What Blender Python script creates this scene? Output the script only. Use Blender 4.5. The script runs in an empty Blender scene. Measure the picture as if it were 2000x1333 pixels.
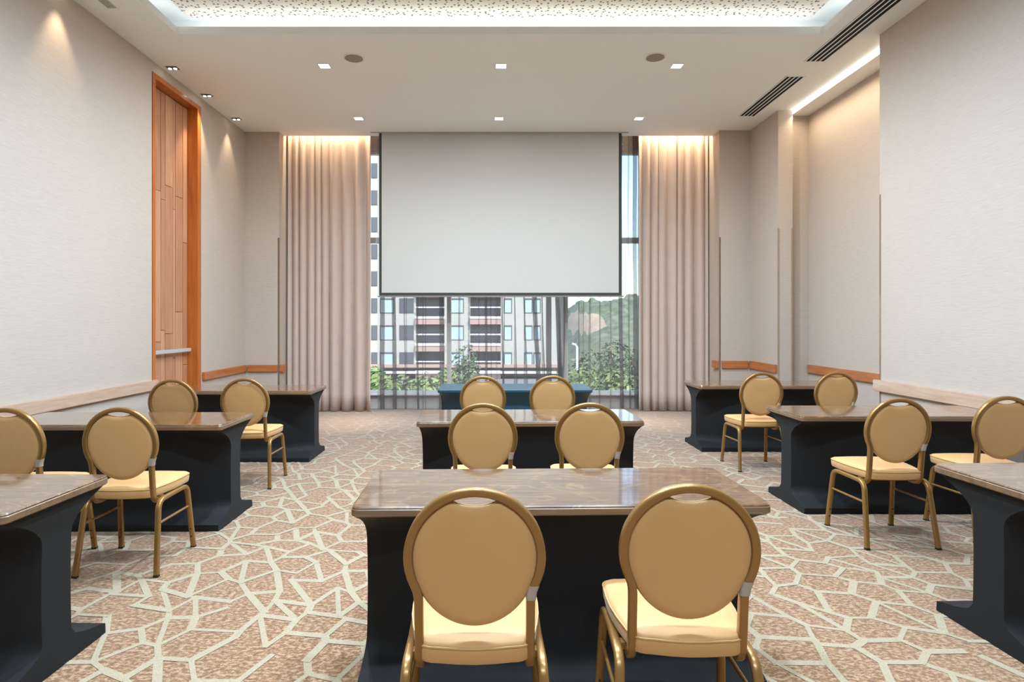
import bpy, math, random
from mathutils import Vector, Matrix, noise
random.seed(7)
SC = bpy.context.scene
COL = SC.collection
PI = math.pi

# ------------------------------------------------------------------ camera
EYE = 1.43
cd = bpy.data.cameras.new('camera'); cam = bpy.data.objects.new('camera', cd); COL.objects.link(cam)
cam.location = (0, 0, EYE); cam.rotation_euler = (PI/2, 0, 0)
cd.sensor_width = 36; cd.lens = 1200/2000*36
cd.shift_x = 40/2000; cd.shift_y = -36.5/2000
cd.clip_start = .05; cd.clip_end = 1000
SC.camera = cam
# ------------------------------------------------------------------ world, sun, exposure
SC.view_settings.view_transform = 'Standard'; SC.view_settings.look = 'None'
SC.view_settings.gamma = 1; SC.view_settings.use_curve_mapping = False
SC.view_settings.exposure = 1.05
SC.cycles.transparent_max_bounces = 32
SC.cycles.max_bounces = 10; SC.cycles.diffuse_bounces = 6
SC.cycles.sample_clamp_indirect = 6
SC.cycles.caustics_reflective = False; SC.cycles.caustics_refractive = False
SUN_EL = math.radians(52); SUN_AZ = math.radians(150)    # azimuth from +Y clockwise: over the hotel's shoulder
w = bpy.data.worlds.new('world'); SC.world = w; w.use_nodes = True
nt = w.node_tree; nt.nodes.clear()
sky = nt.nodes.new('ShaderNodeTexSky'); sky.sky_type = 'NISHITA'; sky.sun_disc = False
sky.sun_elevation = SUN_EL; sky.sun_rotation = SUN_AZ; sky.air_density = 1.0; sky.dust_density = .4
bg = nt.nodes.new('ShaderNodeBackground'); bg.inputs[1].default_value = 0.30
wo = nt.nodes.new('ShaderNodeOutputWorld')
nt.links.new(sky.outputs[0], bg.inputs[0]); nt.links.new(bg.outputs[0], wo.inputs[0])
sd = bpy.data.lights.new('sun', 'SUN'); sd.energy = 2.5; sd.angle = math.radians(.6); sd.color = (1, .95, .86)
sun = bpy.data.objects.new('sun', sd); COL.objects.link(sun)
sv = Vector((math.sin(SUN_AZ)*math.cos(SUN_EL), math.cos(SUN_AZ)*math.cos(SUN_EL), math.sin(SUN_EL)))
sun.rotation_euler = (-sv).to_track_quat('-Z', 'Y').to_euler(); sun.location = sv*60

# ------------------------------------------------------------------ lamp powers (tray downlights are added out of view; the others stand where the room has them)
P_TRAY_ADDED = 58        # each unseen downlight added in the ceiling tray to light the room
P_DOWN = 36        # each square downlight near the screen
P_COVE = 4.0       # LED behind the lip of the ceiling tray, per side
P_WASH = 8        # wall washers by the timber door
P_DRAPE = 11       # LED in the curtain pocket
P_SLOT = 6        # LED slot in the wall recess
C_ROOM = (.63, .82, 1); C_DOWN = (.86, .92, .97); C_WARM = (1, .78, .52); C_COVE = (1, .98, .95)

def lamp(name, kind, loc, power, color, target=None, parent=None, **kw):
    l = bpy.data.lights.new(name, kind); l.energy = power; l.color = color
    for k, v in kw.items(): setattr(l, k, v)
    o = bpy.data.objects.new(name, l); COL.objects.link(o); o.location = loc
    if target is not None:
        o.rotation_euler = (Vector(target)-Vector(loc)).to_track_quat('-Z', 'Y').to_euler()
    if parent is not None:
        o.parent = parent; o.location = Vector(loc)-Vector(parent.location)
    return o

# ------------------------------------------------------------------ materials
def new_mat(name):
    m = bpy.data.materials.new(name); m.use_nodes = True
    return m, m.node_tree, m.node_tree.nodes['Principled BSDF']
def N(nt, t, **kw):
    n = nt.nodes.new(t)
    for k, v in kw.items(): setattr(n, k, v)
    return n
def srgb(r, g, b):
    f = lambda c: (c/255/12.92) if c/255 <= .04045 else ((c/255+.055)/1.055)**2.4
    return (f(r), f(g), f(b), 1)
def plain(name, col, rough=.5, metal=0, spec=.5, coat=0, sheen=0):
    m, nt, b = new_mat(name)
    b.inputs['Base Color'].default_value = col; b.inputs['Roughness'].default_value = rough
    b.inputs['Metallic'].default_value = metal; b.inputs['Specular IOR Level'].default_value = spec
    b.inputs['Coat Weight'].default_value = coat; b.inputs['Coat Roughness'].default_value = .12
    b.inputs['Sheen Weight'].default_value = sheen
    return m
def coords(nt, scale=(1, 1, 1), rot=(0, 0, 0), world=True):
    if world:
        src = N(nt, 'ShaderNodeNewGeometry').outputs['Position']
    else:
        src = N(nt, 'ShaderNodeTexCoord').outputs['Object']
    mp = N(nt, 'ShaderNodeMapping'); mp.inputs['Scale'].default_value = scale; mp.inputs['Rotation'].default_value = rot
    nt.links.new(src, mp.inputs[0]); return mp.outputs[0]
def noise_tex(nt, vec, scale, detail=3, rough=.5):
    n = N(nt, 'ShaderNodeTexNoise'); n.inputs['Scale'].default_value = scale
    n.inputs['Detail'].default_value = detail; n.inputs['Roughness'].default_value = rough
    nt.links.new(vec, n.inputs['Vector']); return n.outputs['Fac']
def ramp(nt, fac, stops, interp='LINEAR'):
    r = N(nt, 'ShaderNodeValToRGB'); r.color_ramp.interpolation = interp
    el = r.color_ramp.elements
    while len(el) < len(stops): el.new(.5)
    for e, (p, c) in zip(el, stops): e.position = p; e.color = c
    nt.links.new(fac, r.inputs[0]); return r.outputs[0]
def mix(nt, fac, a, b):
    m = N(nt, 'ShaderNodeMix', data_type='RGBA')
    for s, v in ((0, fac), (6, a), (7, b)):
        if isinstance(v, bpy.types.NodeSocket): nt.links.new(v, m.inputs[s])
        else: m.inputs[s].default_value = v
    return m.outputs[2]
def math_n(nt, op, a, b=0.0):
    m = N(nt, 'ShaderNodeMath', operation=op)
    for s, v in ((0, a), (1, b)):
        if isinstance(v, bpy.types.NodeSocket): nt.links.new(v, m.inputs[s])
        else: m.inputs[s].default_value = v
    return m.outputs[0]
def bump(nt, b, h, strength, dist):
    n = N(nt, 'ShaderNodeBump'); n.inputs['Strength'].default_value = strength; n.inputs['Distance'].default_value = dist
    nt.links.new(h, n.inputs['Height']); nt.links.new(n.outputs[0], b.inputs['Normal'])
def emis(name, col, strength):
    m, nt, b = new_mat(name); b.inputs['Base Color'].default_value = (.8, .8, .8, 1)
    b.inputs['Emission Color'].default_value = col; b.inputs['Emission Strength'].default_value = strength
    return m

def mat_wallcover():
    m, nt, b = new_mat('wall covering')
    v = coords(nt, (1.0, 1.0, 9.0)); n1 = noise_tex(nt, v, 9, 4, .65)
    v2 = coords(nt, (1, 1, .5)); n2 = noise_tex(nt, v2, 1.3, 2)
    c = ramp(nt, n1, [(.3, srgb(181, 169, 157)), (.7, srgb(192, 180, 168))])
    c = mix(nt, math_n(nt, 'MULTIPLY', n2, .35), c, srgb(194, 182, 173))
    nt.links.new(c, b.inputs['Base Color']); b.inputs['Roughness'].default_value = .62
    b.inputs['Specular IOR Level'].default_value = .35
    bump(nt, b, n1, .25, .004); return m
def mat_carpet(name, line):
    m, nt, b = new_mat(name)
    fine = noise_tex(nt, coords(nt), 130, 2, .7)
    patch = noise_tex(nt, coords(nt), 1.7, 2)
    if line:
        c = ramp(nt, fine, [(.3, srgb(147, 131, 106)), (.7, srgb(169, 152, 126))])
    else:
        fl = noise_tex(nt, coords(nt, (40, 66, 1)), 1.0, 3, .7)
        c = ramp(nt, fl, [(.41, srgb(104, 66, 37)), (.50, srgb(134, 94, 60)), (.59, srgb(168, 138, 107))])
        c = mix(nt, math_n(nt, 'MULTIPLY', patch, .4), c, srgb(144, 116, 94))
    nt.links.new(c, b.inputs['Base Color']); b.inputs['Roughness'].default_value = .95
    b.inputs['Specular IOR Level'].default_value = .15; b.inputs['Sheen Weight'].default_value = 1.0; b.inputs['Sheen Roughness'].default_value = .35
    bump(nt, b, fine, .5, .004); return m
def mat_wood(name, c1, c2, c3, rough=.3, coat=.3, scale=1.0, axis=0, world=False, swirl=.0):
    m, nt, b = new_mat(name)
    s = [14*scale]*3; s[axis] = 1.1*scale
    v = coords(nt, s, (0, 0, 0), world)
    big = noise_tex(nt, coords(nt, [x*.22 for x in s], (0, 0, 0), world), 1.0, 2)
    n1 = N(nt, 'ShaderNodeTexNoise'); n1.inputs['Scale'].default_value = 1.6; n1.inputs['Detail'].default_value = 6
    n1.inputs['Roughness'].default_value = .62; n1.inputs['Distortion'].default_value = 1.0+swirl; nt.links.new(v, n1.inputs['Vector'])
    c = ramp(nt, n1.outputs['Fac'], [(.28, c1), (.5, c2), (.74, c3)])
    c = mix(nt, math_n(nt, 'MULTIPLY', big, .45), c, c2)
    if coat == 1:      # pale swirling figure of the stained ply
        sw = N(nt, 'ShaderNodeTexNoise'); sw.inputs['Scale'].default_value = 1.5; sw.inputs['Detail'].default_value = 2; sw.inputs['Distortion'].default_value = 2.2
        nt.links.new(coords(nt, (1.6, 3.2, 1), (0, 0, .3), world), sw.inputs['Vector'])
        rd = math_n(nt, 'MULTIPLY', math_n(nt, 'ABSOLUTE', math_n(nt, 'SUBTRACT', sw.outputs['Fac'], .5)), 28.0)
        rd = math_n(nt, 'MULTIPLY', math_n(nt, 'MAXIMUM', math_n(nt, 'SUBTRACT', 1.0, rd), 0.0), .2)
        c = mix(nt, rd, c, srgb(196, 156, 110))
    nt.links.new(c, b.inputs['Base Color'])
    b.inputs['Roughness'].default_value = rough; b.inputs['Coat Weight'].default_value = coat; b.inputs['Coat Roughness'].default_value = .07; b.inputs['Coat IOR'].default_value = 1.62 if coat == 1 else 1.5
    bump(nt, b, n1.outputs['Fac'], 0.0 if coat == 1 else .08, .002); return m
def mat_cloth(name, col, rough=.6, sheen=.25, bscale=420, trans=0):
    m, nt, b = new_mat(name)
    n1 = noise_tex(nt, coords(nt, (1, 1, 1), world=False), bscale, 2)
    n2 = noise_tex(nt, coords(nt, (1, 1, 1), world=False), 6, 3)
    d = tuple(x*.86 for x in col[:3])+(1,)
    nt.links.new(mix(nt, n2, d, col), b.inputs['Base Color'])
    b.inputs['Roughness'].default_value = rough; b.inputs['Sheen Weight'].default_value = sheen; b.inputs['Sheen Roughness'].default_value = .45
    b.inputs['Specular IOR Level'].default_value = .35
    bump(nt, b, n1, .15, .001)
    if trans:
        t = N(nt, 'ShaderNodeBsdfTranslucent'); t.inputs[0].default_value = col
        mx = N(nt, 'ShaderNodeMixShader'); mx.inputs[0].default_value = trans
        out = nt.nodes['Material Output']
        nt.links.new(b.outputs[0], mx.inputs[1]); nt.links.new(t.outputs[0], mx.inputs[2]); nt.links.new(mx.outputs[0], out.inputs[0])
    return m
def mat_sheer():
    m, nt, b = new_mat('sheer voile'); out = nt.nodes['Material Output']
    b.inputs['Base Color'].default_value = srgb(126, 119, 116); b.inputs['Roughness'].default_value = .8
    t = N(nt, 'ShaderNodeBsdfTranslucent'); t.inputs[0].default_value = srgb(140, 132, 129)
    m1 = N(nt, 'ShaderNodeMixShader'); m1.inputs[0].default_value = .45
    nt.links.new(b.outputs[0], m1.inputs[1]); nt.links.new(t.outputs[0], m1.inputs[2])
    tr = N(nt, 'ShaderNodeBsdfTransparent'); mx = N(nt, 'ShaderNodeMixShader'); mx.inputs[0].default_value = .30
    nt.links.new(tr.outputs[0], mx.inputs[1]); nt.links.new(m1.outputs[0], mx.inputs[2]); nt.links.new(mx.outputs[0], out.inputs[0])
    return m
def mat_glass(name='window glass', tint=(.94, .97, .97, 1), refl=.05):
    m, nt, b = new_mat(name); out = nt.nodes['Material Output']
    tr = N(nt, 'ShaderNodeBsdfTransparent'); tr.inputs[0].default_value = tint
    gl = N(nt, 'ShaderNodeBsdfGlossy'); gl.inputs['Roughness'].default_value = .02
    mx = N(nt, 'ShaderNodeMixShader'); mx.inputs[0].default_value = refl
    nt.links.new(tr.outputs[0], mx.inputs[1]); nt.links.new(gl.outputs[0], mx.inputs[2]); nt.links.new(mx.outputs[0], out.inputs[0])
    return m
def mat_perforated():
    m, nt, b = new_mat('perforated acoustic board')
    v = coords(nt, (1, 1, 1))
    def holes(scale, r, off):
        vo = N(nt, 'ShaderNodeTexVoronoi', voronoi_dimensions='2D', feature='F1'); vo.inputs['Scale'].default_value = scale
        vo.inputs['Randomness'].default_value = .75
        mp = N(nt, 'ShaderNodeMapping'); mp.inputs['Location'].default_value = (off, off*.7, 0); nt.links.new(v, mp.inputs[0])
        nt.links.new(mp.outputs[0], vo.inputs['Vector'])
        return math_n(nt, 'LESS_THAN', vo.outputs['Distance'], r)
    h = math_n(nt, 'MAXIMUM', holes(14, .17, 0), holes(11, .10, 3.3))
    nt.links.new(mix(nt, h, srgb(226, 221, 214), srgb(120, 112, 104)), b.inputs['Base Color'])
    b.inputs['Roughness'].default_value = .9; b.inputs['Specular IOR Level'].default_value = .1
    return m
def mat_leaf(name, c1, c2):
    m, nt, b = new_mat(name)
    n = noise_tex(nt, coords(nt), 1.1, 3)
    nt.links.new(ramp(nt, n, [(.3, c1), (.7, c2)]), b.inputs['Base Color']); b.inputs['Roughness'].default_value = .7
    return m

M = dict(
    wall=mat_wallcover(), carpet=mat_carpet('tan carpet ground', False), cline=mat_carpet('pale carpet lines', True), ceil=plain('ceiling paint', srgb(240, 246, 248), .9, spec=.1),
    perf=mat_perforated(), white=plain('white enamel', srgb(235, 235, 230), .4),
    rail=mat_wood('rail oak', srgb(150, 86, 44), srgb(178, 108, 60), srgb(196, 130, 80), .32, .6, 1.2, 1, True),
    railx=mat_wood('rail oak across', srgb(150, 86, 44), srgb(178, 108, 60), srgb(196, 130, 80), .32, .6, 1.2, 0, True),
    paler=mat_wood('limed oak rail', srgb(178, 146, 124), srgb(196, 166, 144), srgb(210, 184, 164), .32, .6, 1.2, 1, True),  # long rails get a paler wood colour than the short ones
    frame=mat_wood('door frame wood', srgb(158, 82, 26), srgb(184, 102, 38), srgb(200, 122, 54), .35, .2, 1.0, 2, True),
    board=mat_wood('door board wood', srgb(158, 108, 78), srgb(178, 128, 96), srgb(194, 148, 116), .45, .1, 1.2, 2, True),
    board2=mat_wood('door board pale wood', srgb(170, 122, 90), srgb(190, 142, 108), srgb(204, 160, 128), .45, .1, 1.2, 2, True),
    gap=plain('board joint', srgb(70, 42, 26), .8),
    steel=plain('brushed steel', srgb(206, 208, 212), .35, .4), dark=plain('dark metal', srgb(40, 40, 42), .5),
    black=plain('vent black', srgb(22, 24, 24), .7, spec=.2), grille=plain('grey grille', srgb(176, 176, 172), .6),
    speaker=plain('speaker grille', srgb(150, 142, 134), .7),
    screen=plain('projection fabric', srgb(190, 190, 186), .9, spec=.1), border=plain('screen border', srgb(66, 66, 62), .7, spec=.2),
    drape=mat_cloth('taupe drape', srgb(222, 202, 189), .75, .35, 300, .25), sheer=mat_sheer(), glass=mat_glass(),
    alu=plain('window frame', srgb(228, 222, 214), .5), gold=plain('gold paint metal', srgb(150, 110, 58), .34, .5, coat=.25),
    pad=mat_cloth('cream upholstery', srgb(206, 158, 100), .55, .2, 500), pipe=plain('cream piping', srgb(196, 156, 100), .6),
    rubber=plain('black glide', srgb(30, 28, 26), .7), tag=plain('pale tag', srgb(166, 152, 138), .4),
    spandex=mat_cloth('black stretch cover', srgb(11, 11, 12), .75, .03, 700), hazed=mat_cloth('hazed black stretch cover', srgb(34, 66, 82), .45, .15, 700),  # table by the window: black cloth, its bluish haze put into the colour
    top=mat_wood('stained ply top', srgb(54, 35, 21), srgb(94, 63, 38), srgb(138, 102, 66), .28, 1.0, .6, 0, False, 3.5),
    edge=mat_wood('table edge', srgb(88, 66, 48), srgb(118, 92, 68), srgb(136, 110, 86), .3, .4, 1.2, 0, False),
    guard=mat_glass('clear corner guard', (.93, .90, .86, 1), .05), lens=emis('lamp lens', (1, .96, .9, 1), 7.0),
    led=emis('LED strip', (1, .93, .82, 1), 3.0), ledw=emis('warm LED strip', (1, .8, .55, 1), 3.0),
    ext=plain('render wall', srgb(196, 188, 176), .9), extw=plain('white concrete', srgb(235, 232, 226), .8),
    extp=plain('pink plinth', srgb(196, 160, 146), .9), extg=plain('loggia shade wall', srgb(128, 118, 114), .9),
    extgl=plain('far glazing', srgb(96, 104, 112), .2), extbl=plain('pale blind', srgb(190, 206, 214), .5), extd=plain('dark shutter', srgb(98, 96, 98), .6),
    asphalt=plain('asphalt', srgb(140, 138, 134), .9), bark=plain('bark', srgb(96, 80, 66), .9),
    leaf1=mat_leaf('bright leaves', srgb(100, 116, 62), srgb(172, 182, 118)), leaf2=mat_leaf('dark leaves', srgb(84, 98, 64), srgb(136, 146, 102)),
    hill=mat_leaf('hill scrub', srgb(98, 106, 80), srgb(144, 148, 116)), soil=mat_leaf('bare soil', srgb(186, 158, 130), srgb(204, 180, 152)),
)

# ------------------------------------------------------------------ mesh helpers
class MB:
    def __init__(s): s.v = []; s.f = []; s.m = []
    def add(s, vs, fs, mi=0):
        o = len(s.v); s.v += [tuple(x) for x in vs]; s.f += [tuple(i+o for i in f) for f in fs]; s.m += [mi]*len(fs); return s
    def box(s, x0, x1, y0, y1, z0, z1, mi=0):
        vs = [(x, y, z) for z in (z0, z1) for y in (y0, y1) for x in (x0, x1)]
        return s.add(vs, [(0, 2, 3, 1), (4, 5, 7, 6), (0, 1, 5, 4), (2, 6, 7, 3), (0, 4, 6, 2), (1, 3, 7, 5)], mi)
    def loft(s, rings, close=True, caps=True, mi=0):
        n = len(rings[0]); vs = [p for r in rings for p in r]; fs = []
        for i in range(len(rings)-1):
            for j in range(n if close else n-1):
                k = (j+1) % n
                fs.append((i*n+j, i*n+k, (i+1)*n+k, (i+1)*n+j))
        if caps and close: fs += [tuple(reversed(range(n))), tuple(range((len(rings)-1)*n, len(rings)*n))]
        return s.add(vs, fs, mi)
    def sweep(s, path, prof, up, closed=False, mi=0):
        P = [Vector(p) for p in path]; n = len(P); rings = []; u = Vector(up)
        for i, p in enumerate(P):
            t = (P[(i+1) % n]-P[i-1]) if closed else (P[min(i+1, n-1)]-P[max(i-1, 0)])
            t.normalize(); u = (u-t*u.dot(t)).normalized(); a = t.cross(u)
            rings.append([p+a*q[0]+u*q[1] for q in prof])
        if closed: rings.append(rings[0])
        return s.loft(rings, True, not closed, mi)
    def disc(s, c, r, n=20, axis='z', h=.004, r2=None, mi=0):
        c = Vector(c); r2 = r if r2 is None else r2; rings = []
        for rr, hh in ((r, -h/2), (r2, h/2)):
            ring = []
            for k in range(n):
                a = 2*PI*k/n; p = (rr*math.cos(a), rr*math.sin(a))
                ring.append(c+Vector({'z': (p[0], p[1], hh), 'y': (p[0], hh, p[1]), 'x': (hh, p[0], p[1])}[axis]))
            rings.append(ring)
        return s.loft(rings, mi=mi)
    def mesh(s, name, mats, smooth=None, bevel=0):
        me = bpy.data.meshes.new(name); me.from_pydata(s.v, [], s.f)
        for m in (mats if isinstance(mats, (list, tuple)) else [mats]): me.materials.append(m)
        if isinstance(mats, (list, tuple)): me.polygons.foreach_set('material_index', s.m)
        me.validate(); me.update()
        import bmesh
        bm = bmesh.new(); bm.from_mesh(me); bmesh.ops.recalc_face_normals(bm, faces=bm.faces)
        if bevel: bmesh.ops.bevel(bm, geom=bm.edges[:], offset=bevel, segments=2, affect='EDGES', clamp_overlap=True)
        bm.to_mesh(me); bm.free()
        if smooth is not None:
            me.polygons.foreach_set('use_smooth', [True]*len(me.polygons)); me.set_sharp_from_angle(angle=math.radians(smooth))
        return me
    def obj(s, name, mats, parent=None, smooth=None, bevel=0):
        return link(name, s.mesh(name, mats, smooth, bevel), parent)
def link(name, me, parent=None):
    o = bpy.data.objects.new(name, me); COL.objects.link(o)
    if parent is not None: o.parent = parent
    return o
def tag(o, label=None, cat=None, group=None, kind=None):
    for k, v in (('label', label), ('category', cat), ('group', group), ('kind', kind)):
        if v: o[k] = v
    return o
def thing(name, loc, label, cat, group=None, rz=0):
    o = bpy.data.objects.new(name, None); COL.objects.link(o); o.location = loc; o.rotation_euler = (0, 0, rz); o.empty_display_size = .1
    return tag(o, label, cat, group)
def struct(name, mb, mat, parent=None, **kw):
    o = mb.obj(name, mat, parent, **kw)
    if parent is None: o['kind'] = 'structure'
    return o
def copy_tree(o, parent=None):
    c = o.copy(); COL.objects.link(c); c.parent = parent
    for ch in list(o.children): copy_tree(ch, c)
    return c
def rrect(w, h, r, n=3):
    pts = []
    for cx, cy, a0 in ((w/2-r, h/2-r, 0), (-w/2+r, h/2-r, 90), (-w/2+r, -h/2+r, 180), (w/2-r, -h/2+r, 270)):
        for k in range(n+1):
            a = math.radians(a0+90*k/n); pts.append((cx+r*math.cos(a), cy+r*math.sin(a)))
    return pts
def circ(r, n=8): return [(r*math.cos(2*PI*k/n), r*math.sin(2*PI*k/n)) for k in range(n)]
def fillet(pts, r, n=5):
    P = [Vector(p) for p in pts]; out = [P[0]]
    for a, b, c in zip(P, P[1:], P[2:]):
        d1 = (a-b).normalized(); d2 = (c-b).normalized(); rr = min(r, (a-b).length*.48, (c-b).length*.48)
        p, q = b+d1*rr, b+d2*rr
        for k in range(n+1):
            t = k/n; out.append((1-t)**2*p+2*t*(1-t)*b+t*t*q)
    out.append(P[-1]); return out

# ------------------------------------------------------------------ room shell
CZ = 4.38; XL = -3.82; XR = 3.98; YB = -4.2
TRX0, TRX1, TRY0, TRY1 = -3.217, 3.384, -2.6, 6.277      # ceiling tray opening
floor = struct('floor', MB().box(-4.2, 4.7, YB-.2, 10.2, -.12, 0), M['carpet'])
def carpet_lines():
    r = random.Random(11); A, B, rot = .130, .192, math.radians(27)
    P = {}
    for j in range(-56, 57):
        for i in range(-82, 83):
            zz = .048 if (i+j) % 2 == 0 else -.048
            P[i, j] = Vector(((i+r.uniform(-.33, .33))*A, (j+r.uniform(-.20, .20))*B+zz+.03*math.sin(i*.7+j), 0))
    c, s_ = math.cos(rot), math.sin(rot)
    for k, p in P.items(): P[k] = Vector((p.x*c-p.y*s_, p.x*s_*.92+p.y*c+3, 0))
    E = []
    for (i, j), p in P.items():
        if (i+1, j) in P and r.random() > .07: E.append((p, P[i+1, j]))
        if (i, j+1) in P:
            if (i+j) % 2 == 0:
                if r.random() > .10: E.append((p, P[i, j+1]))
            elif r.random() < .30: E.append((p, P[i, j+1]))
    mb = MB(); lay = 0
    for p, q in E:
        if not all(-3.80 < v.x < 4.44 and -1 < v.y < 10.1 for v in (p, q)): continue
        d = (q-p).normalized(); n = Vector((-d.y, d.x, 0)); h = r.uniform(.011, .020); p, q = p-d*h*.8, q+d*h*.8
        lay = (lay+1) % 60
        mb.add([v+Vector((0, 0, .0008+lay*3e-5)) for v in (p-n*h, q-n*h, q+n*h, p+n*h)], [(0, 1, 2, 3)])
    o = mb.obj('woven_pattern', M['cline'], floor); o['kind'] = 'stuff'
carpet_lines()
wl = MB()
wl.box(XL-.3, XL, YB, 6.91, 0, CZ+.05).box(XL-.3, XL, 6.91, 8.07, 4.262, CZ+.05).box(XL-.3, XL, 8.07, 9.8, 0, CZ+.05).box(XL-.3, XL-.2, 6.91, 8.07, 0, 4.262)
struct('wall_left', wl, M['wall'])
struct('wall_left_return', MB().box(XL, -3.29, 9.52, 10.55, 0, 4.95), M['wall'])
struct('wall_right', MB().box(XR, XR+.62, YB, 6.30, 0, CZ+.05), M['wall'])
struct('wall_right_recess', MB().box(4.46, 4.62, 6.30, 8.75, 0, CZ+.05).box(4.18, 4.46, 8.64, 8.75, 0, CZ+.05), M['wall'])
struct('wall_right_window_end', MB().box(XR, 4.18, 8.53, 8.75, 0, CZ+.05).box(XR, 4.18, 8.75, 9.44, 0, CZ+.05), M['wall'])
struct('wall_right_return', MB().box(3.50, 4.18, 9.44, 10.55, 0, 4.95), M['wall'])
struct('wall_back', MB().box(-4.12, 4.6, YB-.2, YB, 0, CZ+.05), M['wall'])
ZT = 4.66
cb = MB()
cb.box(-4.12, 4.6, TRY1, 9.72, CZ, CZ+.073, 0)
cb.box(-4.12, TRX0, YB-.2, TRY1, CZ, CZ+.073).box(TRX1, 4.6, YB-.2, TRY1, CZ, CZ+.073).box(TRX0, TRX1, YB-.2, TRY0, CZ, CZ+.073)
g = .34                                                  # depth of the light cove behind the lip
cb.box(-4.12, 4.6, TRY1+g, 9.72, CZ+.073, ZT+.3).box(-4.12, TRX0-g, YB-.2, TRY1+g, CZ+.073, ZT+.3).box(TRX1+g, 4.6, YB-.2, TRY1+g, CZ+.073, ZT+.3)
cb.box(TRX0-g, TRX1+g, YB-.2, TRY0-g, CZ+.073, ZT+.3)
cb.box(TRX0-g, TRX1+g, TRY0-g, TRY1+g, ZT+.02, ZT+.3)
cb.box(-3.5, 3.6, 9.72, 10.6, 4.9, 5.05)                  # lid of the curtain pocket
struct('ceiling', cb, M['ceil'])
struct('ceiling_acoustic_panel', MB().box(TRX0+.0, TRX1-.0, TRY0, TRY1+.23, ZT, ZT+.02), M['perf'])
struct('ceiling_recess_soffit', MB().box(4.205, 4.46, 6.30, 8.64, 4.338, CZ), M['ceil'])
# shadow gap along the wall tops
gapm = plain('shadow gap', srgb(120, 116, 108), .9)
# window wall: sill wall, jambs, head, and the glazed window
struct('wall_window', MB().box(-3.29, 3.50, 10.22, 10.5, 0, .24).box(-3.29, -2.35, 10.22, 10.5, .24, 4.95).box(2.72, 3.50, 10.22, 10.5, .24, 4.95).box(-2.35, 2.72, 10.22, 10.5, 4.28, 4.95), plain('window wall paint', srgb(206, 202, 198), .8))
wf = MB()
WX0, WX1, WZ0, WZ1 = -2.35, 2.72, .24, 4.28
for x in (WX0, -.71, 1.24, WX1): wf.box(max(x-.035, WX0), min(x+.035, WX1), 10.24, 10.34, WZ0, WZ1)
for z in (WZ0, 2.80, WZ1): wf.box(WX0, WX1, 10.245, 10.335, max(z-.045, WZ0), min(z+.045, WZ1))
win = struct('window_1', wf, M['alu'])
for a, b in ((WX0, -.71), (-.71, 1.24), (1.24, WX1)):
    for z0, z1 in ((WZ0, 2.80), (2.80, WZ1)):
        MB().box(a+.036, b-.036, 10.285, 10.295, z0+.046, z1-.046).obj('pane', M['glass'], win)
MB().box(-2.5, 2.9, 10.13, 10.24, .225, .255).obj('window_sill', M['white'], win)

# timber rails on the walls
def rail(n, mb, mat): return struct('trim_%d' % n, mb, mat, bevel=.004)
rail(1, MB().box(XL, XL+.035, YB, 6.99, .665, .778), M['paler'])
rail(2, MB().box(XL, XL+.035, 8.10, 9.50, .665, .770), M['rail'])
rail(3, MB().box(XL+.05, -3.31, 9.485, 9.52, .665, .770), M['railx'])
rail(4, MB().box(-3.29, -3.235, 9.53, 9.70, .665, .770), M['rail'])
rail(5, MB().box(XR-.035, XR, YB, 6.36, .725, .838), M['paler'])
rail(6, MB().box(4.425, 4.46, 6.31, 8.62, .725, .838), M['rail'])
rail(7, MB().box(XR-.035, XR, 8.56, 9.42, .725, .838), M['rail'])
rail(8, MB().box(3.53, XR-.05, 9.405, 9.44, .725, .838), M['railx'])
rail(9, MB().box(3.445, 3.50, 9.45, 9.62, .725, .838), M['rail'])
# clear corner guards up to 2.74 m
def guard(n, x, y, sx, sy, l=.022):
    t = .003; mb = MB()
    mb.box(min(x, x-sx*t), max(x, x-sx*t), min(y, y+sy*l), max(y, y+sy*l), .01, 2.74)
    mb.box(min(x-sx*t, x+sx*l), max(x-sx*t, x+sx*l), min(y, y-sy*t), max(y, y-sy*t), .01, 2.74)
    struct('trim_%d' % n, mb, M['guard'])
guard(10, -3.29, 9.52, -1, 1); guard(11, 3.50, 9.44, 1, 1); guard(12, XR, 8.53, 1, 1); guard(13, 4.18, 8.53, -1, 1); guard(14, XR, 6.30, 1, -1)

# ------------------------------------------------------------------ timber door in its niche
door = bpy.data.objects.new('door_1', None); COL.objects.link(door); door.location = (XL, 7.49, 0); door['kind'] = 'structure'
door['label'] = 'tall timber boarded door in a glowing orange wood frame'
def dpart(name, mb, mat, **kw):
    for i, v in enumerate(mb.v): mb.v[i] = (v[0]-XL, v[1]-7.49, v[2])
    return mb.obj(name, mat, door, **kw)
dpart('frame_jamb', MB().box(XL-.19, XL+.008, 6.915, 6.975, 0, 4.257), M['frame'])
dpart('frame_jamb', MB().box(XL-.19, XL+.008, 7.97, 8.065, 0, 4.257), M['frame'])
dpart('frame_head', MB().box(XL-.19, XL+.008, 6.975, 7.97, 4.20, 4.257), M['frame'])
dpart('backing', MB().box(XL-.19, XL-.150, 6.976, 7.969, .005, 4.199), M['gap'])
cols = [6.98, 7.12, 7.20, 7.33, 7.43, 7.61, 7.67, 7.85, 7.965]
rj = random.Random(3)
for i, (a, b) in enumerate(zip(cols, cols[1:])):
    zs = [.01]; z = rj.uniform(.5, 1.6)
    while z < 4.0: zs.append(z); z += rj.uniform(1.1, 1.9)
    zs.append(4.195)
    for j, (z0, z1) in enumerate(zip(zs, zs[1:])):
        pr = rj.uniform(0, .004)
        dpart('board', MB().box(XL-.150, XL-.128+pr, a+.004, b-.004, z0+.003, z1-.003), M['board2' if (i+j) % 3 == 0 else 'board'])
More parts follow.
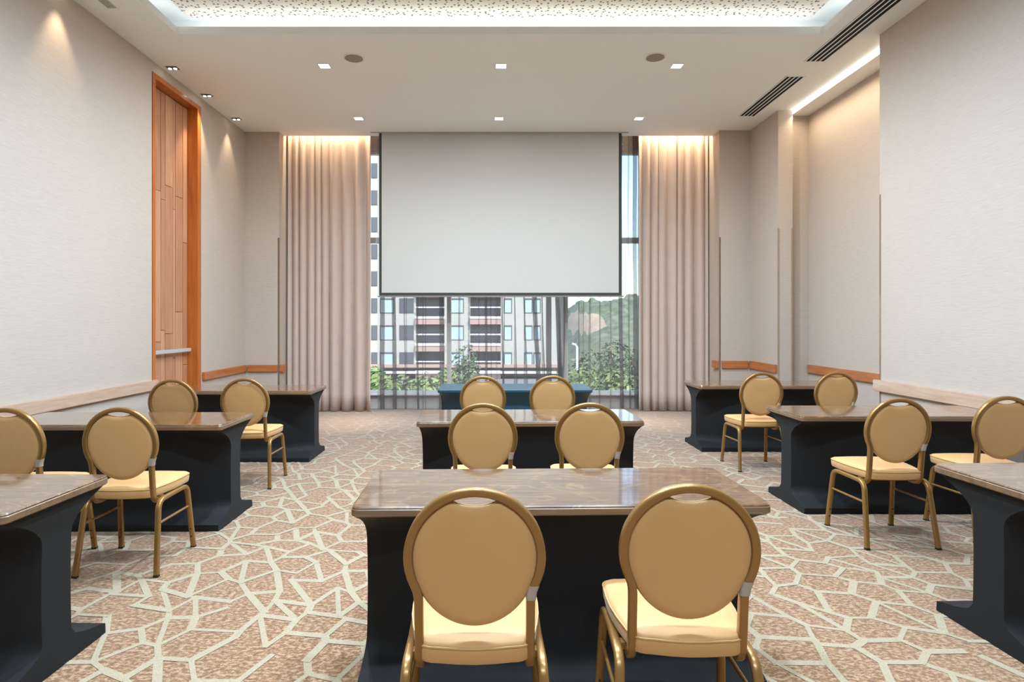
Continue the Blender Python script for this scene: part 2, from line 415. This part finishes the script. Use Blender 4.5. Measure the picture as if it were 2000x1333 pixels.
bar = dpart('push_bar', MB().box(XL-.085, XL-.055, 6.985, 7.93, 1.055, 1.10), M['steel'], bevel=.004)
for y in (7.05, 7.85): dpart('bar_bracket', MB().box(XL-.125, XL-.085, y-.02, y+.02, 1.06, 1.095), M['steel'])

# ------------------------------------------------------------------ ceiling fittings
def downlight(x, y, label, group, power=P_DOWN, z=CZ, cone=180, rad=.055):
    o = thing('square_downlight', (x, y, z), label, 'ceiling light', group)
    r = .068; f = MB()
    f.box(-r, r, -r, -r+.012, -.006, 0).box(-r, r, r-.012, r, -.006, 0).box(-r, -r+.012, -r+.012, r-.012, -.006, 0).box(r-.012, r, -r+.012, r-.012, -.006, 0)
    f.obj('frame', M['white'], o)
    MB().box(-r+.012, r-.012, -r+.012, r-.012, -.003, 0).obj('lens', M['lens'], o)
    lamp('downlight_lamp', 'AREA', (x, y, z-.012), power, C_ROOM if z > CZ else C_DOWN, (x, y, 0), o, shape='DISK', size=2*rad, spread=math.radians(cone))
    return o
gd = 'square recessed downlights over the tables'
xs3 = (-1.92, .11, 2.13); who = ('timber door side', 'middle', 'air vent side')
for x, nm in zip(xs3, who):
    downlight(x, 7.06, 'square recessed downlight in the row beside the ceiling speakers, %s' % nm, gd)
    downlight(x, 8.88, 'square recessed downlight in the row closest to the curtain pocket, %s' % nm, gd, P_DOWN*.15, cone=30)
for nm, y in (('rear', -1.2), ('middle', 1.7), ('window-end', 4.6)):  # lamps out of view, added to brighten the room
    for x, wn in zip((-1.0, .1, 1.2), who):
        downlight(x, y, 'added unseen square downlight in the perforated ceiling tray, %s row, %s' % (nm, wn), 'added downlights in the tray', P_TRAY_ADDED*{'rear': .55, 'middle': .65, 'window-end': 1.2}[nm], ZT, 160, .10)
def wall_washer(y, label, power):
    x = XL+.13; o = thing('twin_spotlight', (x, y, CZ), label, 'ceiling light', 'twin spotlights along the timber door wall')
    MB().box(-.075, .075, -.06, .06, -.004, 0).obj('trim_plate', M['white'], o)
    MB().box(-.062, .062, -.047, .047, -.006, -.004).obj('housing', M['dark'], o)
    for s in (-1, 1):
        h = MB().disc((s*.03, 0, -.010), .026, 16, h=.008).obj('lamp_head', M['steel'], o)
        MB().disc((s*.03, 0, -.0155), .018, 16, h=.003).obj('lens', M['lens'], h)
    if power:
        lamp('washer_lamp', 'SPOT', (x, y, CZ-.03), power, C_WARM, (XL+.02, y, 2.0), o, spot_size=math.radians(62), spot_blend=.7, shadow_soft_size=.03)
wall_washer(8.89, 'twin gimbal ceiling spotlight lighting the plain wall between door and curtain', P_WASH*1.8)
wall_washer(7.97, 'twin gimbal ceiling spotlight over the far jamb of the timber door', P_WASH*5)
wall_washer(7.11, 'twin gimbal ceiling spotlight over the near jamb of the timber door', 0)
wall_washer(5.40, 'twin gimbal ceiling spotlight washing the wall beside the grey ceiling grille', P_WASH*2)
wall_washer(4.50, 'twin gimbal ceiling spotlight over the long plain wall', P_WASH*.5)
for x, y, nm in ((-1.535, 6.85, 'timber door side'), (1.82, 6.83, 'air vent side')):
    o = thing('ceiling_speaker', (x, y, CZ), 'round taupe ceiling speaker with white rim, %s' % nm, 'speaker', 'round ceiling speakers')
    MB().disc((0, 0, -.003), .118, 32, h=.006).obj('rim', M['white'], o)
    MB().disc((0, 0, -.008), .100, 32, h=.004).obj('grille', M['speaker'], o)
def slot_vent(y0, y1, label):
    o = thing('linear_air_vent', (3.645, (y0+y1)/2, CZ), label, 'air vent', 'four-slot linear ceiling vents')
    hw = .118; L = (y1-y0)/2
    MB().box(-hw, hw, -L, L, -.002, 0).obj('dark_backing', M['black'], o)
    for k in range(5):
        c = -hw+.009+k*(2*hw-.018)/4; ww = .007
        MB().box(c-ww, c+ww, -L, L, -.005, -.002).obj('slat', M['ceil'], o)
    for s in (-1, 1): MB().box(-hw+.018, hw-.018, s*L-.006, s*L+.006, -.005, -.002).obj('end_cap', M['ceil'], o)
slot_vent(4.2, 6.94, 'black four-slot linear vent beside the ceiling tray')
slot_vent(7.36, 8.78, 'black four-slot linear vent near the curtains and light slot')
o = thing('ceiling_grille', (-3.55, 5.1, CZ), 'grey linear grille in ceiling above the plain wall', 'air vent')
MB().box(-.05, .05, -.66, .67, -.004, 0).obj('plate', M['white'], o)
for k in range(4): MB().box(-.042+k*.022, -.026+k*.022, -.64, .65, -.008, -.004).obj('slat', M['grille'], o)

# LED in the tray cove, curtain pocket and wall-recess slot
def led(name, x0, x1, y0, y1, z0, z1, mat, label):
    o = MB().box(x0, x1, y0, y1, z0, z1).obj(name, mat); return tag(o, label, 'LED strip')
led('led_strip', 4.184, 4.204, 6.31, 8.63, 4.343, 4.358, M['led'], 'glowing LED slot along the soffit of the wall recess')
lamp('recess_slot_lamp', 'AREA', (4.185, 7.45, 4.30), P_SLOT, C_WARM, None, shape='RECTANGLE', size=.03, size_y=2.2, spread=math.radians(150)).rotation_euler = (0, math.radians(-12), 0)
CVZ = CZ+.10
for nm, c, t, sx, sy, pw in (
        ('window', ((TRX0+TRX1)/2, TRY1+.17, CVZ), (0, -.25, 1), TRX1-TRX0, .12, P_COVE),
        ('rear', ((TRX0+TRX1)/2, TRY0-.17, CVZ), (0, .25, 1), TRX1-TRX0, .12, P_COVE*.7),
        ('door', (TRX0-.17, (TRY0+TRY1)/2, CVZ), (.25, 0, 1), .12, TRY1-TRY0, P_COVE),
        ('vent', (TRX1+.17, (TRY0+TRY1)/2, CVZ), (-.25, 0, 1), .12, TRY1-TRY0, P_COVE)):
    l = lamp('tray_cove_lamp', 'AREA', c, pw, C_COVE, None, shape='RECTANGLE', size=sx, size_y=sy)
    l.rotation_euler = (PI, 0, 0)
for x0, x1 in ((-3.2, -1.95), (2.35, 3.42)):
    l = lamp('curtain_pocket_lamp', 'AREA', ((x0+x1)/2, 9.735, 4.62), P_DRAPE, C_WARM, None, shape='RECTANGLE', size=x1-x0, size_y=.03); l.rotation_euler = (math.radians(8), 0, 0)

# ------------------------------------------------------------------ projection screen
sx0, sx1, sz0 = -1.745, 2.02, 1.845; SY = 9.54; scx = (sx0+sx1)/2
scr = thing('projection_screen', (scx, SY, CZ), 'large white pull-down projection screen with black border before the window', 'projection screen')
hw = (sx1-sx0)/2; zb = sz0-CZ
MB().box(-hw+.04, hw-.045, -.003, .003, zb+.045, 0).obj('fabric', M['screen'], scr)
for a, b in ((-hw, -hw+.04), (hw-.045, hw)): MB().box(a, b, -.003, .003, zb, 0).obj('side_border', M['border'], scr)
MB().box(-hw+.04, hw-.045, -.003, .003, zb, zb+.045).obj('bottom_border', M['border'], scr)
MB().box(-hw-.02, hw+.035, -.012, .012, zb-.022, zb).obj('weight_bar', plain('bar grey', srgb(130, 128, 124), .4), scr, bevel=.004)
MB().box(-hw-.13, hw+.1, -.03, -.005, -.012, 0).obj('case_lip', M['grille'], scr)

# ------------------------------------------------------------------ curtains
def drape(name, x0, x1, y, n, label, seed, ztop=4.86):
    r = random.Random(seed); W = x1-x0
    cuts = [0]; 
    for k in range(n): cuts.append(cuts[-1]+r.uniform(.6, 1.5))
    cuts = [c/cuts[-1] for c in cuts]; amp = [r.uniform(.6, 1.1) for _ in range(n)]; lean = [r.uniform(-.25, .25) for _ in range(n)]
    nz = 18; NP = 10; rings = []
    for iz in range(nz+1):
        tz = iz/nz; z = .012+(ztop-.012)*tz; ring = []
        a0 = .068-.03*tz
        for k in range(n):
            for j in range(NP):
                t = j/NP; u = cuts[k]+(cuts[k+1]-cuts[k])*t
                ph = 2*PI*t
                yy = -a0*amp[k]*math.cos(ph)
                xx = x0+W*u + .022*(1-.5*tz)*math.sin(ph)+.012*lean[k]*(1-tz)*math.sin(PI*t)
                yy += .012*math.sin(7*u*3+tz*4+seed)*(1-tz)
                ring.append((xx, y+yy, z))
        ring.append((x0+W, y-a0*amp[-1], z))
        rings.append(ring)
    mb = MB().loft(rings, close=False); me = mb.mesh(name, M['drape'], 180)
    o = link(name, me); mod = o.modifiers.new('thick', 'SOLIDIFY'); mod.thickness = .003
    return tag(o, label, 'curtain', 'full-height taupe drapes')
drape('pleated_drape', -3.26, -1.93, 9.86, 9, 'taupe pleated drape gathered on the timber door side of the window', 4)
drape('pleated_drape', 2.36, 3.48, 9.90, 8, 'taupe pleated drape gathered on the air vent side of the window', 9)
def sheer(name, x0, x1, y, folds, label, seed):
    r = random.Random(seed); ctl = []
    x = x0
    for fx, wd, layers, slant in sorted(folds):
        ctl.append(('run', x, fx, 0, 0)); ctl.append(('fold', fx, wd, layers, slant)); x = fx+wd
    ctl.append(('run', x, x1, 0, 0))
    cols = []
    for c in ctl:
        if c[0] == 'run':
            n = max(3, int((c[2]-c[1])/.03)); ph = r.uniform(0, 6)
            for k in range(n): 
                t = k/n; cols.append((c[1]+(c[2]-c[1])*t, .012*math.sin(ph+t*(c[2]-c[1])*22)*math.sin(PI*t), 0))
        else:
            _, fx, wd, L, sl = c; yy = 0
            for k in range(L):
                a, b = (fx, fx+wd) if k % 2 == 0 else (fx+wd, fx)
                for j in range(4):
                    t = j/4; cols.append((a+(b-a)*t, .010*k-.006*math.sin(PI*t)-.004*(L), sl))
    cols.append((x1, 0, 0)); rings = []
    for iz in range(13):
        tz = iz/12; z = .015+4.8*tz
        rings.append([(cx+sl*(1-tz)*1.0*(1 if True else 0)*(.55-tz if tz < .55 else 0)/.55+.004*math.sin(z*3+cx*9), y+cy*(1+.3*math.sin(z*2+cx*5)), z) for cx, cy, sl in cols])
    o = link(name, MB().loft(rings, close=False).mesh(name, M['sheer'], 180))
    return tag(o, label, 'curtain', 'sheer voile curtains')
def px2x(px, d=10.03): return (px-960)/1200*d
fl = [(742, 9, 5, 0), (764, 8, 5, .03), (788, 3, 3, .02), (793, 2, 3, 0), (812, 4, 5, .02), (825, 2, 3, 0), (830, 2, 3, 0), (858, 9, 5, 0), (895, 4, 3, 0), (914, 3, 3, 0), (934, 2, 3, 0), (947, 5, 5, .0), (958, 2, 3, 0)]
sheer('sheer_curtain', px2x(737), px2x(972), 10.03, [(px2x(a), b*.0084, c, s) for a, b, c, s in fl], 'grey translucent sheer curtain before the apartment block view', 2)
fr = [(977, 4, 3, .05), (985, 2, 3, -.03), (1002, 2, 3, .08), (1020, 3, 3, .09), (1037, 9, 5, .12), (1055, 3, 3, .09), (1066, 10, 7, .02), (1082, 8, 7, .10), (1094, 11, 5, -.04), (1130, 2, 3, 0), (1139, 1.5, 3, 0), (1150, 4, 3, 0), (1170, 3, 3, 0), (1192, 2, 3, 0), (1208, 7, 5, .03), (1226, 3, 3, .03), (1236, 8, 5, .03), (1246, 9, 5, 0)]
sheer('sheer_curtain', px2x(968, 10.08), px2x(1262, 10.08), 10.085, [(px2x(a, 10.08), b*.0084, c, s) for a, b, c, s in fr], 'grey translucent sheer curtain before the wooded hillside view', 5)

# ------------------------------------------------------------------ tables
TW, TD, TH = 1.615, .60, .73
def cover_mesh(name, mat, ztop):
    zs = [0, .02, .045, .055, .063, .072, .085, .10, .13, .17, .25, .35, .45, .54, .57, .60, .63, .655, .675, ztop]
    def w_end(z):
        if z <= .05: return .298
        if z < .13: t = (.13-z)/.08; return .082+.216*t**2.2
        if z < .54: return .082
        t = (z-.54)/(ztop-.54); return .082+.212*t**2.0
    nx = 22; front = []; back = []
    for i in range(nx+1):
        s = -1+2*i/nx; s = math.copysign(abs(s)**.8, s); k = .28+.72*s*s
        ins = .0
        front.append([(s*(TW/2-.018-(.008*math.sin(PI*z/ztop))), -(.298-(.298-w_end(z))*k), z) for z in zs])
        back.append([(p[0], -p[1], p[2]) for p in front[-1]])
    mb = MB(); nz = len(zs)
    rings = [front[i]+list(reversed(back[i])) for i in range(nx+1)]
    mb.loft(rings, close=True, caps=False)
    for ring in (rings[0], rings[-1]):
        n = len(ring); mb.add(ring, [(j, j+1, n-2-j, n-1-j) for j in range(nz-1)])
    import bmesh
    me = mb.mesh(name, mat); bm = bmesh.new(); bm.from_mesh(me); bmesh.ops.remove_doubles(bm, verts=bm.verts, dist=1e-5)
    bmesh.ops.recalc_face_normals(bm, faces=bm.faces); bm.to_mesh(me); bm.free()
    me.polygons.foreach_set('use_smooth', [True]*len(me.polygons)); me.set_sharp_from_angle(angle=math.radians(50))
    return me
def slab(w, d, z0, z1, r, name, mat, bev=.005):
    out = rrect(w, d, r, 5)
    inn = rrect(w-2*bev, d-2*bev, r-bev*.5, 5)
    return MB().loft([[(x, y, z0) for x, y in inn], [(x, y, z0+bev) for x, y in out], [(x, y, z1-bev) for x, y in out], [(x, y, z1) for x, y in inn]]).mesh(name, mat, 28)
me_cover = cover_mesh('stretch_cover', M['spandex'], .688)
me_top = slab(TW, TD, .694, TH, .03, 'tabletop', M['top'])
me_band = slab(TW+.006, TD+.006, .690, .722, .032, 'edge_band', M['edge'])
me_under = slab(TW-.05, TD-.03, .684, .692, .02, 'cover_hem', M['black'], .002)
me_hazed = cover_mesh('stretch_cover', M['hazed'], .692); me_hazedtop = slab(TW+.01, TD+.01, .690, TH, .03, 'cloth_top', M['hazed'], .010)
def table(x, y, rz, label, cloth=False):
    o = thing('covered_table' if not cloth else 'cloth_table', (x, y, 0), label, 'table', 'long tables set in three columns', math.radians(rz))
    if cloth:
        link('stretch_cover', me_hazed, o); link('cloth_top', me_hazedtop, o); return o
    link('tabletop', me_top, o); link('edge_band', me_band, o); link('stretch_cover', me_cover, o)
    return o
table(-1.845-TW/2, 6.27+.30, 0, 'dark wood table in black stretch cover by the timber door, nearest the curtains')
table(-1.845-TW/2, 4.19+.30, 0, 'dark wood table in black stretch cover, middle of the column along the timber door wall')
table(-1.765-TW/2, 2.25+.30, -1.5, 'wood table in black cover, last of the door-wall column, no chairs in view')
table(.245, 6.41+.30, 0.5, 'table wholly covered in black cloth, bluish window haze painted in, in front of the sheer curtains', True)
table(.272, 4.34+.30, 1.5, 'wood table in black cover between the cloth-topped table and the swirled table')
table(.267, 2.345+.30, 1.5, 'swirled wood table in black cover, furthest from the screen in the middle column')
table(2.30+TW/2, 6.79+.28, 0, 'dark wood table in black stretch cover by the lit wall recess, nearest the curtains')
table(2.31+TW/2, 4.57+.30, 0, 'dark wood table in black stretch cover, middle of the column on the air vent side')
table(2.20+TW/2, 2.46+.32, 2, 'wood table in black cover, last of the vent-side column, no chairs in view')

# ------------------------------------------------------------------ chairs
TH_B = math.radians(5.6); HC = .95; YB0 = -.165
def bp(u, v, off=0):       # point on the reclined back plane, off = towards the sitter
    return (u, YB0-(v-.44)*math.tan(TH_B)+off, v)
def bez(p0, p1, p2, p3, n):
    out = []
    for k in range(n+1):
        t = k/n; out.append(tuple((1-t)**3*a+3*t*(1-t)**2*b+3*t*t*(1-t)*c+t**3*d for a, b, c, d in zip(p0, p1, p2, p3)))
    return out
def make_chair():
    C = bpy.data.objects.new('banquet_chair', None); COL.objects.link(C); C.empty_display_size = .1
    VC = .7415; R = .1955; A = 25
    half = []                                    # right half from foot of post up to the arc
    a = math.radians(-A); p0 = (R*math.cos(a), VC+R*math.sin(a)); tx, ty = math.sin(a), -math.cos(a)
    lower = bez(p0, (p0[0]+tx*.03, p0[1]+ty*.03), (.165, .615), (.165, .57), 6)
    arc = [(R*math.cos(math.radians(d)), VC+R*math.sin(math.radians(d))) for d in range(-A, 181+A, 6)]
    if arc[-1][1] > VC+R*math.sin(math.radians(180+A))+1e-4: arc.append((R*math.cos(math.radians(180+A)), VC+R*math.sin(math.radians(180+A))))
    right = [bp(*p) for p in reversed(lower)]; left = [bp(-p[0], p[1]) for p in lower]
    def foot(s):
        y0 = bp(0, .45)[1]
        return [(s*.166, y0+.100, .398), (s*.166, y0+.06, .397), (s*.166, y0+.03, .402), (s*.165, y0+.010, .418), (s*.165, y0+.001, .445), bp(s*.165, .50)]
    path = foot(1)+right+[bp(*p) for p in arc[1:-1]]+left+list(reversed(foot(-1)))
    prof = rrect(.032, .026, .006, 2)
    # profile: keep wide side across the back plane
    P = [Vector(p) for p in path]; n = len(P); rings = []
    for i, p in enumerate(P):
        t = (P[min(i+1, n-1)]-P[max(i-1, 0)]).normalized()
        s = Vector((1, 0, 0))
        inplane = t.cross(Vector((0, 1, math.tan(TH_B)*0))).normalized() if abs(t.y) < .75 else Vector((1, 0, 0))*(-1 if P[i].x < 0 else 1)*(1)
        if abs(t.y) >= .45:
            # foot of the post: use the sideways axis
            inplane = Vector((1, 0, 0)); inplane = (inplane-t*inplane.dot(t)).normalized()
            sgn = t.cross(Vector((0, 1, 0)))
            if i > n/2: inplane = -inplane if rings and False else inplane
        nrm = inplane.cross(t).normalized()
        # consistent orientation
        ref = Vector((0, 1, 0)) if abs(t.y) < .45 else Vector((0, 0, 1 if True else 0))
        rings.append((p, inplane, nrm))
    out = []; prev = None
    for p, a_, b_ in rings:
        if prev is not None and a_.dot(prev[0]) < 0: a_ = -a_
        if prev is not None and b_.dot(prev[1]) < 0: b_ = -b_
        prev = (a_, b_)
        out.append([p+a_*q[1]+b_*q[0] for q in prof])
    MB().loft(out).obj('back_frame', M['gold'], C, smooth=50)
    # pad outline
    RP = .1845; outl = []
    NO = 72
    for k in range(NO):
        th = 2*PI*k/NO-PI/2; u = RP*math.cos(th); s = math.sin(th)
        v = VC+RP*s if s >= 0 else VC+.213*s
        if s > 0 and abs(u) < .072: v = .894+(.911-.894)*(u/.072)**2
        outl.append((u, v))
    cen = (0, .722)
    def ring(f, off): return [bp(cen[0]+(u-cen[0])*f, cen[1]+(v-cen[1])*f, off) for u, v in outl]
    rg = [ring(.02, -.0135), ring(.5, -.013), ring(.85, -.012), ring(.96, -.010), ring(.995, -.004), ring(1, .004), ring(.99, .016), ring(.95, .026), ring(.85, .033), ring(.5, .038), ring(.02, .039)]
    MB().loft(rg).obj('back_pad', M['pad'], C, smooth=60)
    hp = [bp(u, .892+(.911-.892)*(u/.074)**2, .003) for u in [(-.074+.148*k/12) for k in range(13)]]
    MB().sweep(hp, circ(.004, 8), (0, 1, 0)).obj('handle_rim', M['pipe'], C, smooth=60)
    # tag sleeve round the right post
    tp = [bp(*p) for p in lower]
    v0, v1 = .655, .612
    def post(v):
        for (a1, b1), (a2, b2) in zip([arc[0]]+lower, lower):
            if b2 <= v <= b1: return a1+(a2-a1)*(b1-v)/max(b1-b2, 1e-6)
        return lower[-1][0]
    tr = [[Vector(bp(post(v), v))+Vector((q[1]*1.14, q[0]*1.14, 0)) for q in prof] for v in (v1, .634, v0)]
    MB().loft(tr).obj('tag_sleeve', M['tag'], C, smooth=50)
    # seat
    def seat_out(f, yo=0):
        pts = []
        hwF, hwR, yF, yR, r = .215, .172, .225, -.195, .055
        cs = [(hwR, yR), (hwF, yF), (-hwF, yF), (-hwR, yR)]
        for i in range(4):
            a_, b_, c_ = Vector(cs[i-1]), Vector(cs[i]), Vector(cs[(i+1) % 4])
            d1 = (a_-b_).normalized(); d2 = (c_-b_).normalized(); rr = r*1.1
            p, q = b_+d1*rr, b_+d2*rr
            for k in range(7):
                t = k/6; pts.append((1-t)**2*p+2*t*(1-t)*b_+t*t*q)
            # bow of the edge that follows
            nb = Vector(cs[(i+1) % 4]); e0 = q; e1 = nb+(b_-nb).normalized()*rr
            for k in (1, 2, 3):
                t = k/4; m_ = e0+(e1-e0)*t; nn = Vector(((e1-e0).y, -(e1-e0).x)).normalized()
                pts.append(m_+nn*.012*math.sin(PI*t)*(1 if True else 0))
        return [(p.x*f, .015+(p.y-.015)*f) for p in pts]
    lv = [(.94, .424), (.975, .426), (.99, .434), (1, .455), (1, .468), (.985, .479), (.95, .485), (.8, .490), (.5, .494), (.02, .496)]
    rg = [[(x, y, z) for x, y in seat_out(f)] for f, z in [(.02, .424)]+lv]
    st = MB().loft(rg).obj('seat', M['pad'], C, smooth=50)
    MB().sweep([(x, y, .474) for x, y in seat_out(1.0)], circ(.0032, 6), (0, 0, 1), closed=True).obj('piping', M['pipe'], st, smooth=60)
    MB().box(-.19, .19, -.12, -.09, .402, .424).box(-.19, .19, .10, .13, .402, .424).obj('seat_support', M['gold'], C)
    lp = rrect(.030, .026, .008, 2)
    for s in (-1, 1):
        rear = fillet([(s*.224, -.245, .012), (s*.203, -.180, .408), (s*.202, 0, .408)], .055, 6)
        frnt = fillet([(s*.224, .215, .012), (s*.206, .165, .408), (s*.202, 0, .408)], .055, 6)
        for pth, nm in ((rear, 'r'), (frnt, 'f')):
            lg = MB().sweep(pth, lp, (0, 1, 0)).obj('leg', M['gold'], C, smooth=50)
            p = pth[0]
            MB().box(p.x-.0135, p.x+.0135, p.y-.0125, p.y+.0125, 0, .013).obj('glide', M['rubber'], lg)
            if nm == 'f':
                for z in (.075, .125):
                    t = (z-.012)/.396; cx = s*(.224-.018*t); cy = .215-.05*t
                    MB().disc((cx, cy-.0155, z), .0045, 10, 'y', .003).obj('bolt', M['rubber'], lg)
        MB().sweep([(s*.2105, -.198, .285), (s*.212, .178, .275)], circ(.0075, 8), (0, 0, 1)).obj('stretcher', M['gold'], C, smooth=60)
    return C
chair0 = make_chair(); used = [False]
def chair(x, dtop, rz, label):
    o = chair0 if not used[0] else copy_tree(chair0); used[0] = True
    r = math.radians(rz); yt = bp(0, HC)[1]     # top of the back lands on (x, dtop)
    o.location = (x+math.sin(r)*yt, dtop-math.cos(r)*yt, 0); o.rotation_euler = (0, 0, r)
    tag(o, 'round-backed cream and gold banquet chair '+label, 'chair', 'round-backed gold banquet chairs')
D, V = 'timber door side', 'air vent side'
chair(-.049, 1.785, 1.0, 'at table furthest from screen, %s' % D)
chair(.592, 1.825, -3.0, 'at table furthest from screen, %s' % V)
chair(-.052, 3.646, 0, 'at second table from screen, %s' % D)
chair(.587, 3.669, -2, 'at second table from screen, %s' % V)
chair(-.078, 5.5, 0, 'at cloth-topped table, %s' % D)
chair(.55, 5.54, 0, 'at cloth-topped table, %s' % V)
chair(-2.105, 3.47, 2, 'at middle door-wall table, aisle seat')
chair(-2.73, 3.45, 0, 'at middle door-wall table, wall seat')
chair(-2.125, 5.28, 2, 'at timber door table, aisle seat')
chair(-2.70, 5.19, 0, 'at timber door table, wall seat')
chair(2.584, 3.89, 0, 'at middle vent-side table, aisle seat')
chair(3.357, 4.00, 0, 'at middle vent-side table, wall seat')
chair(2.59, 5.88, 0, 'at wall recess table, aisle seat')
chair(3.34, 5.94, 0, 'at wall recess table, wall seat')

# ------------------------------------------------------------------ outside the window
GZ = -4.6
struct('ground', MB().box(-90, 90, 10.8, 260, GZ-.3, GZ), M['asphalt'])
BD = 66.0; S = BD/1200
def bx(px): return (px-960)*S
def bz(py): return EYE-(py-630)*S
bld = thing('apartment_building', (bx(900), BD, GZ), 'pale apartment block with white balcony slabs seen through the sheer curtain', 'building')
def bpart(name, x0, x1, y0, y1, z0, z1, mat, parent=None):
    ox, oy, oz = bld.location
    return MB().box(x0-ox, x1-ox, y0-oy, y1-oy, z0-oz, z1-oz).obj(name, mat, parent or bld)
ZTOP = 22
bpart('wall', bx(560), bx(1107), BD+2.2, BD+14, GZ, ZTOP, M['ext'])
floors = [bz(673)-k*-2.9 for k in range(-1, 7)]      # slab levels
FH = 2.9
bpart('plinth', bx(560), bx(1107), BD-.6, BD+2.2, GZ+1.2, bz(712), M['extp'])
bpart('plinth_coping', bx(560), bx(1110), BD-.9, BD+2.2, bz(729), bz(725), M['extw'])
for px0, px1 in ((560, 735), (735, 812), (868, 918), (978, 1107)):
    bpart('wall_bay', bx(px0), bx(px1), BD, BD+2.2, bz(712), ZTOP, M['ext'])
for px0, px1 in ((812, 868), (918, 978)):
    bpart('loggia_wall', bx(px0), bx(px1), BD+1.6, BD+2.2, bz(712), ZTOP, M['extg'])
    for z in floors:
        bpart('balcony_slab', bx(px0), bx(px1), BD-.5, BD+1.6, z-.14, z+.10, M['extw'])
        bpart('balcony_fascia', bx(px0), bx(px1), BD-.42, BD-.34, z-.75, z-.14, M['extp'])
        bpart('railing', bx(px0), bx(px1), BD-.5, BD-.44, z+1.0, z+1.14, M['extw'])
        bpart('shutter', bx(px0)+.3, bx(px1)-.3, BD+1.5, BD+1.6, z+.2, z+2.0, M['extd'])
for z in floors:
    for px0, px1, mt in ((742, 770, 'extbl'), (780, 808, 'extd'), (880, 906, 'extbl'), (984, 1000, 'extbl'), (1024, 1040, 'extbl'), (1042, 1056, 'extbl'), (725, 737, 'extd'), (690, 712, 'extd'), (650, 676, 'extbl')):
        f = bpart('window', bx(px0), bx(px1), BD-.05, BD+.02, z+.45, z+2.05, M['extd'])
        bpart('pane', bx(px0)+.1, bx(px1)-.1, BD-.08, BD-.05, z+.52, z+1.85, M[mt], f)
# hillside
def sm(t): t = max(0, min(1, t)); return t*t*(3-2*t)
def hill_h(x, y):
    t = sm((x-8)/7.5)*sm((y-62)/40)
    h = GZ-.4+9.3*t+1.6*sm((x-14)/14)*t+12*sm((x-34)/40)*t+1.5*noise.noise(Vector((x*.07, y*.07, 1)))*t
    return h+(1.2*noise.noise(Vector((x*.35, y*.35, 5)))+.8*noise.noise(Vector((x*.9, y*.9, 2))))*t
hb = MB(); nxh, nyh = 150, 60; rows = []
for j in range(nyh+1):
    y = 60+j*1.0; rows.append([(5+i*.55, y, hill_h(5+i*.55, y)) for i in range(nxh+1)])
hb.loft(rows, close=False)
for fi, f in enumerate(hb.f):
    c = Vector(hb.v[f[0]]); 
    if 11.0 < c.x < 16 and 84 < c.y < 106 and -.6 < c.z < 2.4: hb.m[fi] = 1
struct('hillside', hb, [M['hill'], M['soil']], smooth=180)
def tree(x, y, h, r, mat, label, n=1500, seed=0, group='trees outside the window'):
    rr = random.Random(seed); z0 = GZ
    t = thing('leafy_tree', (x, y, z0), label, 'tree', group)
    H = h-z0
    MB().sweep([(0, 0, 0), (.05, 0, H*.35), (-.04, .03, H*.7)], circ(.12+.01*H, 7), (0, 1, 0)).obj('trunk', M['bark'], t, smooth=60)
    mb = MB(); blobs = [(Vector((rr.uniform(-.6, .6)*r, rr.uniform(-.6, .6)*r, H-r*rr.uniform(.7, 2.0))), r*rr.uniform(.4, .62)) for _ in range(9)]
    for k in range(n):
        c, br = rr.choice(blobs); d = Vector((rr.gauss(0, 1), rr.gauss(0, 1), rr.gauss(0, 1))).normalized()
        p = c+d*br*rr.uniform(.72, 1.05); s = rr.uniform(.09, .19)*max(1, r/2.2)
        nn = (d+Vector((rr.uniform(-.7, .7), rr.uniform(-.7, .7), rr.uniform(-.2, .9)))).normalized()
        a = nn.orthogonal().normalized(); b = nn.cross(a)
        mb.add([p-a*s, p-b*s*.6, p+a*s, p+b*s*.6], [(0, 1, 2, 3)])
    f = mb.obj('foliage', mat, t)
    return t
def tp(px, py, d): return ((px-960)/1200*d, d, EYE-(py-630)/1200*d)
for i, (px, py, d, r, mt, lb) in enumerate((
        (795, 676, 30, 1.9, 'leaf1', 'round bright green tree before the balconies'), (748, 704, 25.0, .9, 'leaf1', 'small bright green tree at the window jamb end of the block'), (842, 704, 35.5, 1.5, 'leaf1', 'small bright green tree beside the low plinth wall'),
        (906, 664, 46, 1.5, 'leaf2', 'slender olive green tree standing against the balcony bays'),
        (1150, 668, 43, 2.4, 'leaf2', 'dark green tree behind the white street lamp'), (1192, 655, 56, 3.0, 'leaf2', 'tall dark green tree on the lower hillside'), (1236, 668, 50, 2.4, 'leaf2', 'broad dark tree beside the air vent side drape'),
        (1180, 690, 30, 2.2, 'leaf1', 'broad bright green tree behind the cloth-topped table'), (1224, 704, 24.5, 1.3, 'leaf1', 'bright green tree close to the gathered sheer'), (1132, 708, 35, 1.3, 'leaf1', 'small bright green tree at the foot of the street lamp'),
        (1290, 690, 35, 2.0, 'leaf1', 'large bright green tree hidden mostly by the vent side drape'))):
    x, y, z = tp(px, py, d); tree(x, y, z, r, M[mt], lb, 700 if i == 3 else 2400, i)
lx, ly, lz = tp(1127, 672, 40)
sl = thing('street_lamp', (lx, ly, GZ), 'white street lamp post in front of the wooded hillside', 'street lamp')
MB().sweep([(0, 0, 0), (0, 0, lz-GZ-.2)], circ(.08, 8), (0, 1, 0)).obj('post', M['extw'], sl, smooth=60)
MB().sweep([(0, 0, lz-GZ-.25), (-.1, 0, lz-GZ-.05), (-.32, 0, lz-GZ)], circ(.07, 8), (0, 1, 0)).obj('lamp_head', M['extw'], sl, smooth=60)
